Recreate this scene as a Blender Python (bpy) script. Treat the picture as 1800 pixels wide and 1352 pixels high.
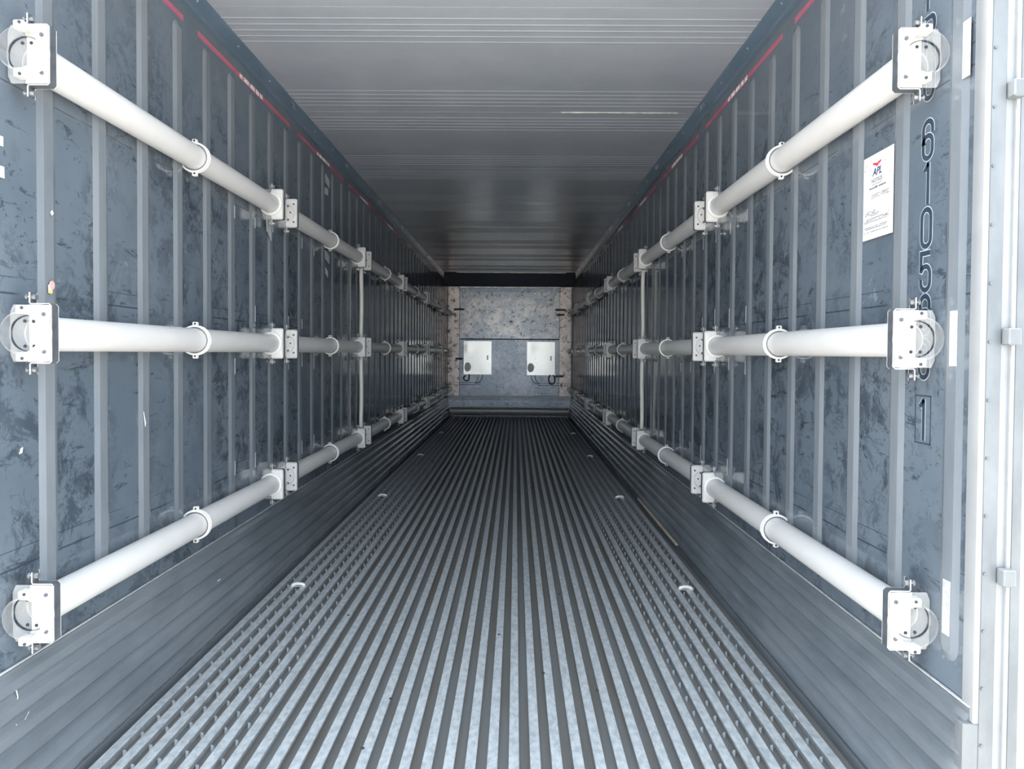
import bpy, bmesh, math, random
from mathutils import Vector, Matrix

for o in list(bpy.data.objects):
    bpy.data.objects.remove(o, do_unlink=True)
sc = bpy.context.scene
C = sc.collection
R = random.Random(7)
PI = math.pi

# ------------------------------------------------------------------ camera
cam_d = bpy.data.cameras.new('camera')
cam = bpy.data.objects.new('camera', cam_d)
C.objects.link(cam)
CX, CH = 0.1115, 1.1616
pitch, yaw, roll = 0.022, -0.0051, 0.0066
rt = Vector((math.cos(yaw), -math.sin(yaw), 0))
fw = Vector((math.sin(yaw) * math.cos(pitch), math.cos(yaw) * math.cos(pitch), -math.sin(pitch)))
up = rt.cross(fw)
rt2 = rt * math.cos(roll) + up * math.sin(roll)
up2 = up * math.cos(roll) - rt * math.sin(roll)
m = Matrix((rt2, up2, -fw)).transposed().to_4x4()
m.translation = (CX, 0, CH)
cam.matrix_world = m
cam_d.sensor_width = 36
cam_d.lens = 1245 / 1800 * 36
cam_d.shift_y = -27.2 / 1800
cam_d.clip_start = 0.05
sc.camera = cam

# ------------------------------------------------------------------ sky, sun, exposure
w = bpy.data.worlds.new('overcast_sky')
sc.world = w
w.use_nodes = True
bg = w.node_tree.nodes['Background']
bg.inputs[0].default_value = (0.80, 0.90, 1.0, 1)
bg.inputs[1].default_value = 1.08
sun_d = bpy.data.lights.new('sun', 'SUN')
sun_d.energy = 7.0
sun_d.angle = math.radians(6)
sun_d.color = (1.0, 0.96, 0.9)
sun = bpy.data.objects.new('sun', sun_d)
C.objects.link(sun)
sun.location = (-6, 0, 9)
sun.rotation_euler = Vector((0.75, -0.04, -1.0)).to_track_quat('-Z', 'Y').to_euler()
sc.view_settings.view_transform = 'Standard'
sc.view_settings.look = 'None'
sc.view_settings.gamma = 1
sc.view_settings.use_curve_mapping = False
sc.view_settings.exposure = 2.15

# ------------------------------------------------------------------ materials
def nt(name):
    mt = bpy.data.materials.new(name)
    mt.use_nodes = True
    t = mt.node_tree
    return mt, t, t.nodes['Principled BSDF']

class N:
    def __init__(s, t):
        s.t = t
    def new(s, k, **kw):
        n = s.t.nodes.new(k)
        for a, b in kw.items():
            setattr(n, a, b)
        return n
    def coord(s, scale=(1, 1, 1), rnd=False):
        tc = s.new('ShaderNodeTexCoord')
        mp = s.new('ShaderNodeMapping')
        mp.inputs['Scale'].default_value = scale
        s.t.links.new(tc.outputs['Object'], mp.inputs[0])
        if rnd:
            oi = s.new('ShaderNodeObjectInfo')
            mu = s.new('ShaderNodeMath', operation='MULTIPLY')
            mu.inputs[1].default_value = 57.0
            s.t.links.new(oi.outputs['Random'], mu.inputs[0])
            s.t.links.new(mu.outputs[0], mp.inputs['Location'])
        return mp.outputs[0]
    def noise(s, vec, scale, detail=5, rough=0.6, dist=0.0):
        n = s.new('ShaderNodeTexNoise')
        n.inputs['Scale'].default_value = scale
        n.inputs['Detail'].default_value = detail
        n.inputs['Roughness'].default_value = rough
        n.inputs['Distortion'].default_value = dist
        s.t.links.new(vec, n.inputs['Vector'])
        return n.outputs['Fac']
    def ramp(s, fac, a, b, lo=0.0, hi=1.0):
        r = s.new('ShaderNodeMapRange')
        r.inputs[1].default_value = a
        r.inputs[2].default_value = b
        r.inputs[3].default_value = lo
        r.inputs[4].default_value = hi
        s.t.links.new(fac, r.inputs[0])
        return r.outputs[0]
    def mul(s, a, b, op='MULTIPLY'):
        n = s.new('ShaderNodeMath', operation=op)
        for i, x in enumerate((a, b)):
            if isinstance(x, (int, float)):
                n.inputs[i].default_value = x
            else:
                s.t.links.new(x, n.inputs[i])
        return n.outputs[0]
    def mix(s, fac, a, b):
        n = s.new('ShaderNodeMix', data_type='RGBA')
        for i, x in ((0, fac), (6, a), (7, b)):
            if isinstance(x, (int, float)):
                n.inputs[i].default_value = x
            elif isinstance(x, tuple):
                n.inputs[i].default_value = (*x, 1)
            else:
                s.t.links.new(x, n.inputs[i])
        return n.outputs[2]
    def bump(s, h, strength, dist, bsdf):
        b = s.new('ShaderNodeBump')
        b.inputs['Strength'].default_value = strength
        b.inputs['Distance'].default_value = dist
        s.t.links.new(h, b.inputs['Height'])
        s.t.links.new(b.outputs[0], bsdf.inputs['Normal'])

def setp(b, rough=0.5, metal=0.0, spec=0.5):
    b.inputs['Roughness'].default_value = rough
    b.inputs['Metallic'].default_value = metal
    b.inputs['Specular IOR Level'].default_value = spec

def simple(name, col, col2=None, scale=20.0, rough=0.5, metal=0.0, bump=0.0, spec=0.5, lo=0.4, hi=0.65, stretch=(1, 1, 1), rnd=False):
    mt, t, b = nt(name)
    n = N(t)
    setp(b, rough, metal, spec)
    v = n.coord(stretch, rnd)
    f = n.noise(v, scale, 6, 0.65)
    c2 = col2 or tuple(x * 0.85 for x in col)
    t.links.new(n.mix(n.ramp(f, lo, hi), col, c2), b.inputs['Base Color'])
    if bump:
        n.bump(f, 0.4, bump, b)
    return mt

def wall_material():
    mt, t, b = nt('scuffed_grey_blue_liner')
    n = N(t)
    setp(b, 0.14, 0.0, 0.6)
    v = n.coord()
    sep = n.new('ShaderNodeSeparateXYZ')
    t.links.new(v, sep.inputs[0])
    h = sep.outputs[2]
    low = n.ramp(h, 2.0, 2.3, 1.0, 0.25)
    base = n.mix(n.ramp(n.noise(v, 1.7, 4), 0.35, 0.65), (0.108, 0.136, 0.168), (0.145, 0.174, 0.207))
    s1 = n.ramp(n.noise(v, 8.0, 10, 0.8, 0.5), 0.485, 0.56)
    s2 = n.ramp(n.noise(n.coord((1, 1, 0.5)), 2.4, 3), 0.38, 0.56)
    base = n.mix(n.mul(n.mul(s1, s2), n.mul(low, 0.8)), base, (0.042, 0.055, 0.07))
    # black scuffs and specks
    vs = n.coord((1, 3.0, 9.0))
    st = n.ramp(n.noise(vs, 2.6, 8, 0.75, 0.6), 0.585, 0.64)
    base = n.mix(n.mul(st, n.mul(low, 0.75)), base, (0.03, 0.04, 0.05))
    sp0 = n.ramp(n.noise(v, 42.0, 5, 0.75), 0.60, 0.64)
    sp = n.mul(sp0, n.ramp(n.noise(v, 3.2, 4, 0.6), 0.48, 0.6))
    base = n.mix(n.mul(sp, n.mul(low, 0.85)), base, (0.025, 0.03, 0.04))
    # pale rubbed patches
    pl = n.ramp(n.noise(v, 8.0, 8, 0.75), 0.63, 0.72)
    base = n.mix(n.mul(pl, 0.45), base, (0.42, 0.45, 0.47))
    # long level scratches
    for hh, ww in ((1.828, 0.0016), (1.303, 0.0022), (0.608, 0.0022), (1.345, 0.001), (0.655, 0.001)):
        wob = n.mul(n.mul(n.noise(v, 1.1, 3), 0.5, 'SUBTRACT'), 0.02)
        d = n.mul(n.mul(h, wob, 'ADD'), hh, 'SUBTRACT')
        a = n.new('ShaderNodeMath', operation='ABSOLUTE')
        t.links.new(d, a.inputs[0])
        line = n.mul(n.ramp(a.outputs[0], ww * 0.6, ww * 1.6, 1, 0), n.ramp(n.noise(v, 3.5, 2), 0.42, 0.5))
        base = n.mix(n.mul(line, 0.8), base, (0.03, 0.04, 0.05))
    t.links.new(base, b.inputs['Base Color'])
    rg = n.ramp(n.noise(v, 6, 6, 0.7), 0.35, 0.7, 0.06, 0.17)
    t.links.new(rg, b.inputs['Roughness'])
    n.bump(n.noise(n.coord((1, 1, 0.4)), 3.0, 3), 0.05, 0.01, b)
    return mt

def end_material(name, c1, c2, c3, metal, rough, scale=3.0, pits=0.0):
    mt, t, b = nt(name)
    n = N(t)
    setp(b, rough, metal, 0.5)
    v = n.coord()
    base = n.mix(n.ramp(n.noise(v, scale, 7, 0.7), 0.45, 0.6), c1, c2)
    base = n.mix(n.ramp(n.noise(v, scale * 7, 6, 0.75), 0.60, 0.66), base, c3)
    pt = n.ramp(n.noise(v, 11.0, 9, 0.85), 0.535, 0.575)
    base = n.mix(n.mul(pt, pits), base, (0.05, 0.042, 0.04))
    t.links.new(base, b.inputs['Base Color'])
    n.bump(n.noise(v, 4.0, 3), 0.1, 0.01, b)
    return mt

M = {}
M['wall'] = wall_material()
M['rib'] = simple('paler_rib_paint', (0.205, 0.226, 0.248), (0.155, 0.176, 0.198), 5.0, 0.13, bump=0.0, stretch=(1, 1, 0.3), rnd=True, spec=0.6)
M['scuff'] = simple('kick_liner_paint', (0.19, 0.21, 0.23), (0.12, 0.138, 0.155), 3.0, 0.24, stretch=(1, 0.35, 1.6), bump=0.003)
M['cove'] = simple('blue_grey_cornice', (0.15, 0.205, 0.265), (0.11, 0.155, 0.205), 4.0, 0.22, stretch=(1, 0.25, 1))
M['ceil'] = simple('pale_grey_ceiling', (0.42, 0.445, 0.485), (0.37, 0.395, 0.435), 1.6, 0.17, bump=0.006, rnd=True, spec=0.55)
M['ceil_core'] = simple('ceiling_joint', (0.24, 0.25, 0.27), None, 5, 0.6)
M['header'] = simple('dark_blue_header', (0.05, 0.075, 0.15), (0.035, 0.055, 0.11), 2.0, 0.45, spec=0.2)
M['bar'] = simple('galvanised_bar', (0.58, 0.615, 0.64), (0.39, 0.425, 0.45), 60.0, 0.42, metal=0.25, bump=0.002, stretch=(1, 0.5, 1), rnd=True)
M['gap'] = simple('channel_bed', (0.225, 0.235, 0.242), (0.19, 0.175, 0.155), 3.0, 0.5, metal=0.1, stretch=(5, 0.3, 1))
M['lip'] = simple('drain_lip_metal', (0.66, 0.70, 0.74), None, 20, 0.35, metal=0.3)
M['white'] = simple('white_plastic', (0.80, 0.79, 0.765), (0.74, 0.73, 0.70), 6.0, 0.32)
M['pipe'] = simple('white_pipe_plastic', (0.70, 0.685, 0.67), (0.66, 0.645, 0.63), 4.0, 0.30, rnd=True)
M['plate'] = simple('cream_bracket_plastic', (0.70, 0.685, 0.66), (0.64, 0.625, 0.60), 40.0, 0.42, rnd=True)
M['strap'] = simple('grey_steel_strap', (0.15, 0.165, 0.185), (0.11, 0.12, 0.135), 30.0, 0.38, metal=0.4)
M['strap_edge'] = simple('strap_white_edge', (0.78, 0.78, 0.77), None, 30.0, 0.4)
M['bolt'] = simple('zinc_bolt', (0.62, 0.63, 0.64), (0.45, 0.46, 0.47), 60, 0.3, metal=0.8)
M['dark'] = simple('dark_hole', (0.05, 0.055, 0.06), None, 20, 0.6)
M['conduit'] = simple('ivory_conduit', (0.72, 0.70, 0.65), (0.62, 0.59, 0.53), 8, 0.35, stretch=(1, 1, 0.4))
M['end'] = end_material('worn_end_panel', (0.19, 0.205, 0.225), (0.30, 0.29, 0.28), (0.5, 0.48, 0.45), 0.8, 0.30, pits=0.9)
M['end_low'] = end_material('grey_end_panel', (0.15, 0.172, 0.20), (0.21, 0.225, 0.25), (0.36, 0.38, 0.41), 0.8, 0.31, pits=0.5)
M['column'] = end_material('pitted_end_column', (0.44, 0.385, 0.36), (0.34, 0.295, 0.275), (0.5, 0.45, 0.42), 0.7, 0.32, 4.0, pits=1.0)
M['kick'] = simple('brushed_kick_roll', (0.50, 0.50, 0.49), (0.42, 0.42, 0.42), 30, 0.4, metal=0.25, stretch=(6, 1, 0.2))
M['seam'] = simple('bright_worn_edge', (0.75, 0.74, 0.71), (0.4, 0.4, 0.4), 14, 0.4, metal=0.5)
M['line'] = simple('dark_joint', (0.10, 0.105, 0.11), None, 20, 0.6)
M['olive'] = simple('olive_tape', (0.20, 0.19, 0.12), None, 20, 0.6)
M['maroon'] = simple('maroon_clip', (0.20, 0.10, 0.11), None, 20, 0.6)
M['cable'] = simple('black_rubber_cable', (0.012, 0.015, 0.02), None, 20, 0.45)
M['jamb'] = simple('brushed_door_frame', (0.155, 0.168, 0.178), (0.11, 0.122, 0.132), 7, 0.42, metal=0.15, stretch=(1, 1, 0.5))
M['jamb_white'] = simple('white_frame_channel', (0.25, 0.26, 0.27), None, 5, 0.5)
M['keeper'] = simple('grey_keeper_block', (0.15, 0.163, 0.174), None, 12, 0.45)
M['red'] = simple('red_tape', (0.52, 0.15, 0.22), (0.44, 0.11, 0.17), 9, 0.45, rnd=True)
M['ink_white'] = simple('white_print', (0.85, 0.85, 0.85), None, 9, 0.5)
M['number'] = simple('dark_blue_number_paint', (0.028, 0.045, 0.07), (0.04, 0.06, 0.09), 14, 0.4)
M['number_edge'] = simple('pale_number_outline', (0.50, 0.54, 0.58), None, 14, 0.5)
M['paper'] = simple('notice_card', (0.82, 0.82, 0.80), None, 14, 0.5)
M['ink'] = simple('black_print', (0.06, 0.06, 0.075), None, 9, 0.5)
M['ink_blue'] = simple('navy_print', (0.03, 0.05, 0.16), None, 9, 0.5)
M['ink_red'] = simple('red_print', (0.62, 0.04, 0.06), None, 9, 0.5)
M['pink'] = simple('faded_red_print', (0.70, 0.30, 0.30), (0.75, 0.55, 0.5), 200, 0.5)
M['scrap'] = simple('torn_grey_label', (0.50, 0.51, 0.51), (0.36, 0.37, 0.37), 60, 0.6, rnd=True)
M['pale'] = simple('pale_bead_and_glint', (0.55, 0.56, 0.57), (0.4, 0.41, 0.42), 40, 0.6, rnd=True)  # colour of the kick liner bead and of the glints painted on ribs
M['tan'] = simple('tan_sealant', (0.62, 0.54, 0.40), (0.45, 0.40, 0.31), 9, 0.6, stretch=(1, 0.4, 1))
M['yellow'] = simple('yellow_print', (0.75, 0.55, 0.15), None, 9, 0.5)
M['ground'] = simple('sandy_ground', (0.44, 0.425, 0.40), (0.38, 0.355, 0.325), 2, 0.9, bump=0.01)
M['shell'] = simple('white_container_shell', (0.72, 0.74, 0.76), None, 3, 0.5)

# mirror-like access panels: dented polished steel
mt, t, b = nt('dented_polished_panel')
n = N(t)
setp(b, 0.34, 0.8, 0.5)
v = n.coord()
f = n.noise(v, 2.6, 2, 0.4, 0.6)
t.links.new(n.mix(n.ramp(n.noise(v, 18, 4), 0.6, 0.7), (0.86, 0.85, 0.81), (0.70, 0.69, 0.66)), b.inputs['Base Color'])
n.bump(f, 0.05, 0.05, b)
M['panel'] = mt

# faded, half-clear plastic on the wall side of each bracket
mt, t, b = nt('half_clear_plastic')
n = N(t)
setp(b, 0.3, 0, 0.5)
v = n.coord()
t.links.new(n.mix(n.ramp(n.noise(v, 20, 3), 0.4, 0.6), (0.80, 0.80, 0.79), (0.72, 0.72, 0.72)), b.inputs['Base Color'])
tr = n.new('ShaderNodeBsdfTransparent')
mx = n.new('ShaderNodeMixShader')
mx.inputs[0].default_value = 0.27
t.links.new(tr.outputs[0], mx.inputs[1])
t.links.new(b.outputs[0], mx.inputs[2])
t.links.new(mx.outputs[0], t.nodes['Material Output'].inputs[0])
M['clear'] = mt

# ------------------------------------------------------------------ mesh helpers
class MB:
    def __init__(s):
        s.v, s.f, s.sm = [], [], []
    def add(s, vs, fs, smooth=False):
        o = len(s.v)
        s.v += [tuple(x) for x in vs]
        for f in fs:
            s.f.append(tuple(i + o for i in f))
            s.sm.append(smooth)
        return s
    def box(s, x0, x1, y0, y1, z0, z1):
        x0, x1 = min(x0, x1), max(x0, x1)
        vs = [(x, y, z) for x in (x0, x1) for y in (y0, y1) for z in (z0, z1)]
        return s.add(vs, [(0, 1, 3, 2), (4, 6, 7, 5), (0, 4, 5, 1), (2, 3, 7, 6), (0, 2, 6, 4), (1, 5, 7, 3)])
    def bbox(s, x0, x1, y0, y1, z0, z1, b=0.002):
        """box with chamfered edges"""
        bm = bmesh.new()
        bmesh.ops.create_cube(bm, size=1)
        for q in bm.verts:
            q.co = ((x0 + x1) / 2 + q.co.x * abs(x1 - x0), (y0 + y1) / 2 + q.co.y * abs(y1 - y0), (z0 + z1) / 2 + q.co.z * abs(z1 - z0))
        bmesh.ops.bevel(bm, geom=bm.edges[:], offset=b, segments=1, affect='EDGES')
        bm.verts.index_update()
        s.add([q.co[:] for q in bm.verts], [[x.index for x in f.verts] for f in bm.faces])
        bm.free()
        return s
    def prism(s, prof, axis, a, b, smooth=False, cap=True):
        """closed profile (list of 2D) swept along axis ('x','y','z') from a to b"""
        def P(u, v, t):
            return {'x': (t, u, v), 'y': (u, t, v), 'z': (u, v, t)}[axis]
        n = len(prof)
        vs = [P(u, v, a) for u, v in prof] + [P(u, v, b) for u, v in prof]
        fs = [(i, (i + 1) % n, (i + 1) % n + n, i + n) for i in range(n)]
        s.add(vs, fs, smooth)
        if cap:
            s.add(vs, [tuple(range(n)), tuple(range(2 * n - 1, n - 1, -1))])
        return s
    def tube(s, p0, p1, r, n=20, smooth=True, cap=True):
        p0, p1 = Vector(p0), Vector(p1)
        d = (p1 - p0).normalized()
        a = d.orthogonal().normalized()
        b = d.cross(a)
        vs = []
        for p in (p0, p1):
            for i in range(n):
                t = 2 * PI * i / n
                vs.append(p + a * (r * math.cos(t)) + b * (r * math.sin(t)))
        s.add(vs, [(i, (i + 1) % n, (i + 1) % n + n, i + n) for i in range(n)], smooth)
        if cap:
            s.add(vs, [tuple(range(n - 1, -1, -1)), tuple(range(n, 2 * n))])
        return s
    def path(s, pts, r, n=8):
        pts = [Vector(p) for p in pts]
        vs = []
        for i, p in enumerate(pts):
            d = (pts[min(i + 1, len(pts) - 1)] - pts[max(i - 1, 0)]).normalized()
            ref = Vector((0, 1, 0)) if abs(d.y) < 0.9 else Vector((1, 0, 0))
            a = d.cross(ref).normalized()
            b = d.cross(a)
            for k in range(n):
                t = 2 * PI * k / n
                vs.append(p + a * (r * math.cos(t)) + b * (r * math.sin(t)))
        fs = []
        for i in range(len(pts) - 1):
            for k in range(n):
                fs.append((i * n + k, i * n + (k + 1) % n, (i + 1) * n + (k + 1) % n, (i + 1) * n + k))
        s.add(vs, fs, True)
        s.add(vs, [tuple(range(n)), tuple(range(len(vs) - 1, len(vs) - n - 1, -1))])
        return s
    def ring(s, cx, cz, y0, y1, ri, ro, a0=0.0, a1=2 * PI, n=32):
        """flat band ring about a Y axis"""
        full = abs(a1 - a0 - 2 * PI) < 1e-6
        vs = []
        m_ = n if full else n + 1
        for i in range(m_):
            t = a0 + (a1 - a0) * i / n
            c, q = math.cos(t), math.sin(t)
            vs += [(cx + ri * c, y0, cz + ri * q), (cx + ro * c, y0, cz + ro * q), (cx + ro * c, y1, cz + ro * q), (cx + ri * c, y1, cz + ri * q)]
        fl, sm = [], []
        for i in range(n):
            j = (i + 1) % m_
            for k in range(4):
                (sm if k in (1, 3) else fl).append((4 * i + k, 4 * i + (k + 1) % 4, 4 * j + (k + 1) % 4, 4 * j + k))
        s.add(vs, fl)
        s.add(vs, sm, True)
        if not full:
            s.add(vs, [(0, 1, 2, 3), (4 * n + 3, 4 * n + 2, 4 * n + 1, 4 * n)])
        return s
    def mesh(s, name, mat):
        me = bpy.data.meshes.new(name)
        me.from_pydata(s.v, [], s.f)
        me.polygons.foreach_set('use_smooth', s.sm)
        bm = bmesh.new()
        bm.from_mesh(me)
        bmesh.ops.recalc_face_normals(bm, faces=bm.faces[:])
        bm.to_mesh(me)
        bm.free()
        me.materials.append(M[mat])
        return me
    def build(s, name, mat, parent=None, loc=(0, 0, 0)):
        return link(name, s.mesh(name, mat), parent, loc)

def link(name, me, parent=None, loc=(0, 0, 0)):
    o = bpy.data.objects.new(name, me)
    C.objects.link(o)
    o.location = loc
    o.parent = parent
    return o

def tag(o, label, cat, group=None):
    o['label'] = label
    o['category'] = cat
    if group:
        o['group'] = group
    return o

def struct(o, label=None, cat=None):
    o['kind'] = 'structure'
    if label:
        o['label'] = label
        o['category'] = cat
    return o

def thing(name, label, cat, loc=(0, 0, 0), group=None):
    o = bpy.data.objects.new(name, None)
    C.objects.link(o)
    o.location = loc
    o.empty_display_size = 0.05
    return tag(o, label, cat, group)

FONT = {}
def text_mesh(body, size, mat, offset=0.0, depth=0.0006, shear=0.0, sx=1.0):
    """flat text mesh in local XY, centred"""
    cu = bpy.data.curves.new('lettering', 'FONT')
    cu.body = body
    cu.size = size
    cu.extrude = depth
    cu.offset = offset
    cu.shear = shear
    cu.align_x = 'CENTER'
    cu.align_y = 'CENTER'
    cu.resolution_u = 3
    o = bpy.data.objects.new('lettering', cu)
    C.objects.link(o)
    dg = bpy.context.evaluated_depsgraph_get()
    me = bpy.data.meshes.new_from_object(o.evaluated_get(dg))
    bpy.data.objects.remove(o, do_unlink=True)
    for q in me.vertices:
        q.co.x *= sx
    me.materials.clear()
    me.materials.append(M[mat])
    return me
# local X -> along wall, local Y -> up
ROT_R = Matrix(((0, 0, -1), (-1, 0, 0), (0, 1, 0))).to_4x4()   # on the right wall, read facing +X
ROT_L = Matrix(((0, 0, 1), (1, 0, 0), (0, 1, 0))).to_4x4()     # on the left wall, read facing -X

def wall_text(body, size, mat, side, y, z, parent, off=0.0015, **kw):
    me = text_mesh(body, size, mat, **kw)
    me.transform(ROT_R if side > 0 else ROT_L)
    return link('lettering', me, parent, (side * (WX - off), y, z))

# ------------------------------------------------------------------ main sizes (metres)
WX = 1.155        # wall plane
Y0, Y1 = 1.60, 13.20   # door plane, end wall
HC = 2.53         # ceiling
HW = 2.49         # top of the side walls
SC = 0.354        # top of the kick liner
FX = 1.108        # floor edge
SIDE = {-1: 'left', 1: 'right'}
ORD = ['first', 'second', 'third', 'fourth', 'fifth', 'sixth', 'seventh', 'eighth', 'ninth', 'tenth']

# ------------------------------------------------------------------ ground outside
g = MB().box(-60, 60, -60, 60, -0.45, -0.35).build('ground', 'ground')
struct(g)

# ------------------------------------------------------------------ side walls with ribs, kick liners, cornices
def rib_mesh(side):
    zb, zt, hw_, ht, d = 0.43, 2.395, 0.041, 0.019, 0.007
    def outline(r, dz):
        pts = []
        for i in range(9):
            t = PI * i / 8
            pts.append((r * math.cos(t), zt - hw_ + dz * 0 + r * math.sin(t)))
        for i in range(9):
            t = PI + PI * i / 8
            pts.append((r * math.cos(t), zb + hw_ + r * math.sin(t)))
        return pts
    a, b_ = outline(hw_, 0), outline(ht, 0)
    nn = len(a)
    vs = [(0.001 * side, p[0], p[1]) for p in a] + [(-side * d, p[0], p[1]) for p in b_]
    mb = MB()
    mb.add(vs, [(i, (i + 1) % nn, (i + 1) % nn + nn, i + nn) for i in range(nn)] + [tuple(range(nn, 2 * nn))])
    return mb.mesh('rib', 'rib')

walls = {}
for s in (-1, 1):
    wl = MB().box(s * WX, s * 1.245, Y0, 13.4, -0.05, 2.62).build('wall_' + SIDE[s], 'wall')
    struct(wl)
    walls[s] = wl
    rm = rib_mesh(s)
    y = (1.868 if s < 0 else 1.898) + 0.0415 - 0.2485
    while y < Y1 - 0.05:
        if y > Y0 + 0.04:
            link('rib', rm, wl, (s * WX, y, 0))
        y += 0.2485
    # kick liner with lengthwise folds
    prof = [(1.156, 0.365), (1.148, 0.358)]
    nb = 6
    for i in range(nb):
        za = 0.35 - i * 0.35 / nb
        base = 1.150 - 0.048 * i / nb
        prof += [(base, za - 0.004), (base - 0.012, za - 0.016), (base - 0.015, za - 0.040), (base - 0.004, za - 0.052)]
    prof += [(FX, 0.0), (FX, -0.05), (1.156, -0.05)]
    k = MB().prism([(s * u, q) for u, q in prof], 'y', Y0, Y1).build('baseboard_' + SIDE[s], 'scuff')
    struct(k)
    MB().box(s * 1.1465, s * 1.1525, Y0, Y1, 0.3625, 0.3655).build('top_bead', 'pale', k)
    # cornice
    cp = [(1.156, HW - 0.012), (1.146, HW - 0.006), (1.143, HW + 0.004), (1.104, HC - 0.006), (1.100, HC + 0.02), (1.156, HC + 0.02)]
    cv = MB().prism([(s * u, q) for u, q in cp], 'y', Y0, Y1).build('trim_1' if s < 0 else 'trim_2', 'cove')
    struct(cv)
    rv = MB().tube((0, 0, 0), (-s * 0.0022, 0, -0.0030), 0.0045, 8).mesh('rivet', 'seam')
    y = 1.95
    while y < 12:
        link('rivet', rv, cv, (s * 1.1235, y, HW + 0.0215))
        y += 0.40
    # wire lashing loops
    lp = MB().path([(-s * 0.004 + 0, -0.035, -0.012), (-s * 0.005, 0.03, -0.012), (-s * 0.007, 0.035, 0.004), (-s * 0.006, -0.03, 0.006), (-s * 0.004, -0.035, -0.012)], 0.0016, 6).mesh('lashing_loop', 'seam')
    y = 2.62
    while y < 11.5:
        link('lashing_loop', lp, cv, (s * 1.120, y, HW + 0.020))
        y += 1.25

# ------------------------------------------------------------------ ceiling of pressed panels
ceil = MB().box(-1.245, 1.245, Y0, 13.4, HC + 0.012, HC + 0.10).build('ceiling', 'ceil_core')
struct(ceil)
RID = (0.10, 0.155, 0.21, 0.265, 0.32)
def ceiling_panel(y0, y1, cut=None):
    L = y1 - y0
    e = cut or y1
    pts = [(0.003, 0.008), (0.003, 0.0)]
    rr = sorted([r for r in RID] + [L - r for r in RID])
    for r in rr:
        if y0 + r + 0.01 > e - 0.003:
            break
        for k, dz in ((-0.009, 0), (-0.004, -0.0017), (0.004, -0.0017), (0.009, 0)):
            pts.append((r + k, dz))
    pts += [(e - y0 - 0.003, 0.0), (e - y0 - 0.003, 0.008)]
    mb = MB()
    nn = len(pts)
    xs = [-1.106 + 2.212 * i / 6 for i in range(7)]
    vs = [(x, p[0], p[1]) for x in xs for p in pts]
    fs = [(i * nn + j, i * nn + j + 1, (i + 1) * nn + j + 1, (i + 1) * nn + j) for i in range(6) for j in range(nn - 1)]
    mb.add(vs, fs)
    mb.add(vs, [tuple(i * nn for i in range(7)) + tuple(i * nn + nn - 1 for i in range(6, -1, -1))])
    return mb.mesh('ceiling_panel', 'ceil')
PS, P0 = 1.222, 1.608
pm = ceiling_panel(0, PS)
k = 0
while P0 + k * PS < 12.0 - 0.05:
    ya = P0 + k * PS
    me = pm if ya + PS < 12.0 else ceiling_panel(0, PS, 12.0 - ya)
    link('ceiling_panel', me, ceil, (0, ya, HC))
    k += 1
MB().bbox(0.36, 1.02, -0.007, 0.007, -0.004, 0.002, 0.001).build('sealant_strip', 'seam', ceil, (0, P0 + 2 * PS, HC))
MB().bbox(-0.68, 0.30, -0.003, 0.003, -0.002, 0.002, 0.0008).build('torn_sealant', 'ceil_core', ceil, (0, P0 + 2 * PS, HC))

# ------------------------------------------------------------------ floor with T bars
floor = MB().box(-1.245, 1.245, Y0, 13.4, -0.16, -0.032).build('floor', 'gap')
struct(floor)
bt, wb = 0.0150, 0.0045
prof = [(-bt, -0.0015), (-bt + 0.0015, 0), (bt - 0.0015, 0), (bt, -0.0015), (bt, -0.006), (wb, -0.008), (wb, -0.032), (-wb, -0.032), (-wb, -0.008), (-bt, -0.006)]
bar = MB().prism(prof, 'y', Y0 + 0.02, Y1 - 0.10).mesh('floor_bar', 'bar')
BX = [0.114 + 0.0615 * i for i in range(-19, 17)]
for x in BX:
    if abs(x) < FX - 0.016:
        link('floor_bar', bar, floor, (x, 0, 0))
# punched drain lips beside the outer bars: far too many to count
mb = MB()
for s in (-1, 1):
    outer = sorted([x for x in BX if abs(x) < FX - 0.016], key=lambda q: -s * q)[:6]
    for i, x in enumerate(outer):
        gx = x - s * 0.0155 - s * 0.004
        y = 1.75 + 0.03 * (i % 3)
        while y < 12.9:
            vs = []
            for q in range(6):
                t = PI * q / 5
                for dy in (0.0, 0.0015):
                    vs.append((gx - s * 0.006 * math.sin(t), y + dy + 0.008 * math.sin(t), -0.032 + 0.020 * (0.5 + 0.5 * math.cos(t))))
            mb.add(vs, [(2 * q, 2 * q + 1, 2 * q + 3, 2 * q + 2) for q in range(5)] + [tuple(range(0, 12, 2))])
            y += 0.1
lips = mb.build('drain_lips', 'lip', floor)
lips['kind'] = 'stuff'
for s in (-1, 1):
    MB().bbox(s * 1.096, s * 1.109, Y0, Y1 - 0.1, -0.032, 0.004, 0.001).build('edge_channel', 'scuff', floor)
    MB().bbox(s * 1.1055, s * 1.1095, Y0 + 0.02, Y1 - 0.1, 0.0035, 0.0075, 0.001).build('edge_sealant', 'scuff' if s > 0 else 'seam', floor)
MB().bbox(1.086, 1.1085, 4.27, 5.62, 0.004, 0.020, 0.003).build('tan_sealant_bead', 'tan', floor)
# dropped debris specks
for (x, y) in ((-0.30, 2.35), (0.22, 2.55), (-0.33, 2.05), (0.40, 2.42), (0.05, 2.9), (-0.62, 3.1), (0.33, 3.4)):
    MB().tube((x, y, 0.0), (x, y, 0.002), 0.006, 7).build('dark_speck', 'dark', floor)

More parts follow.
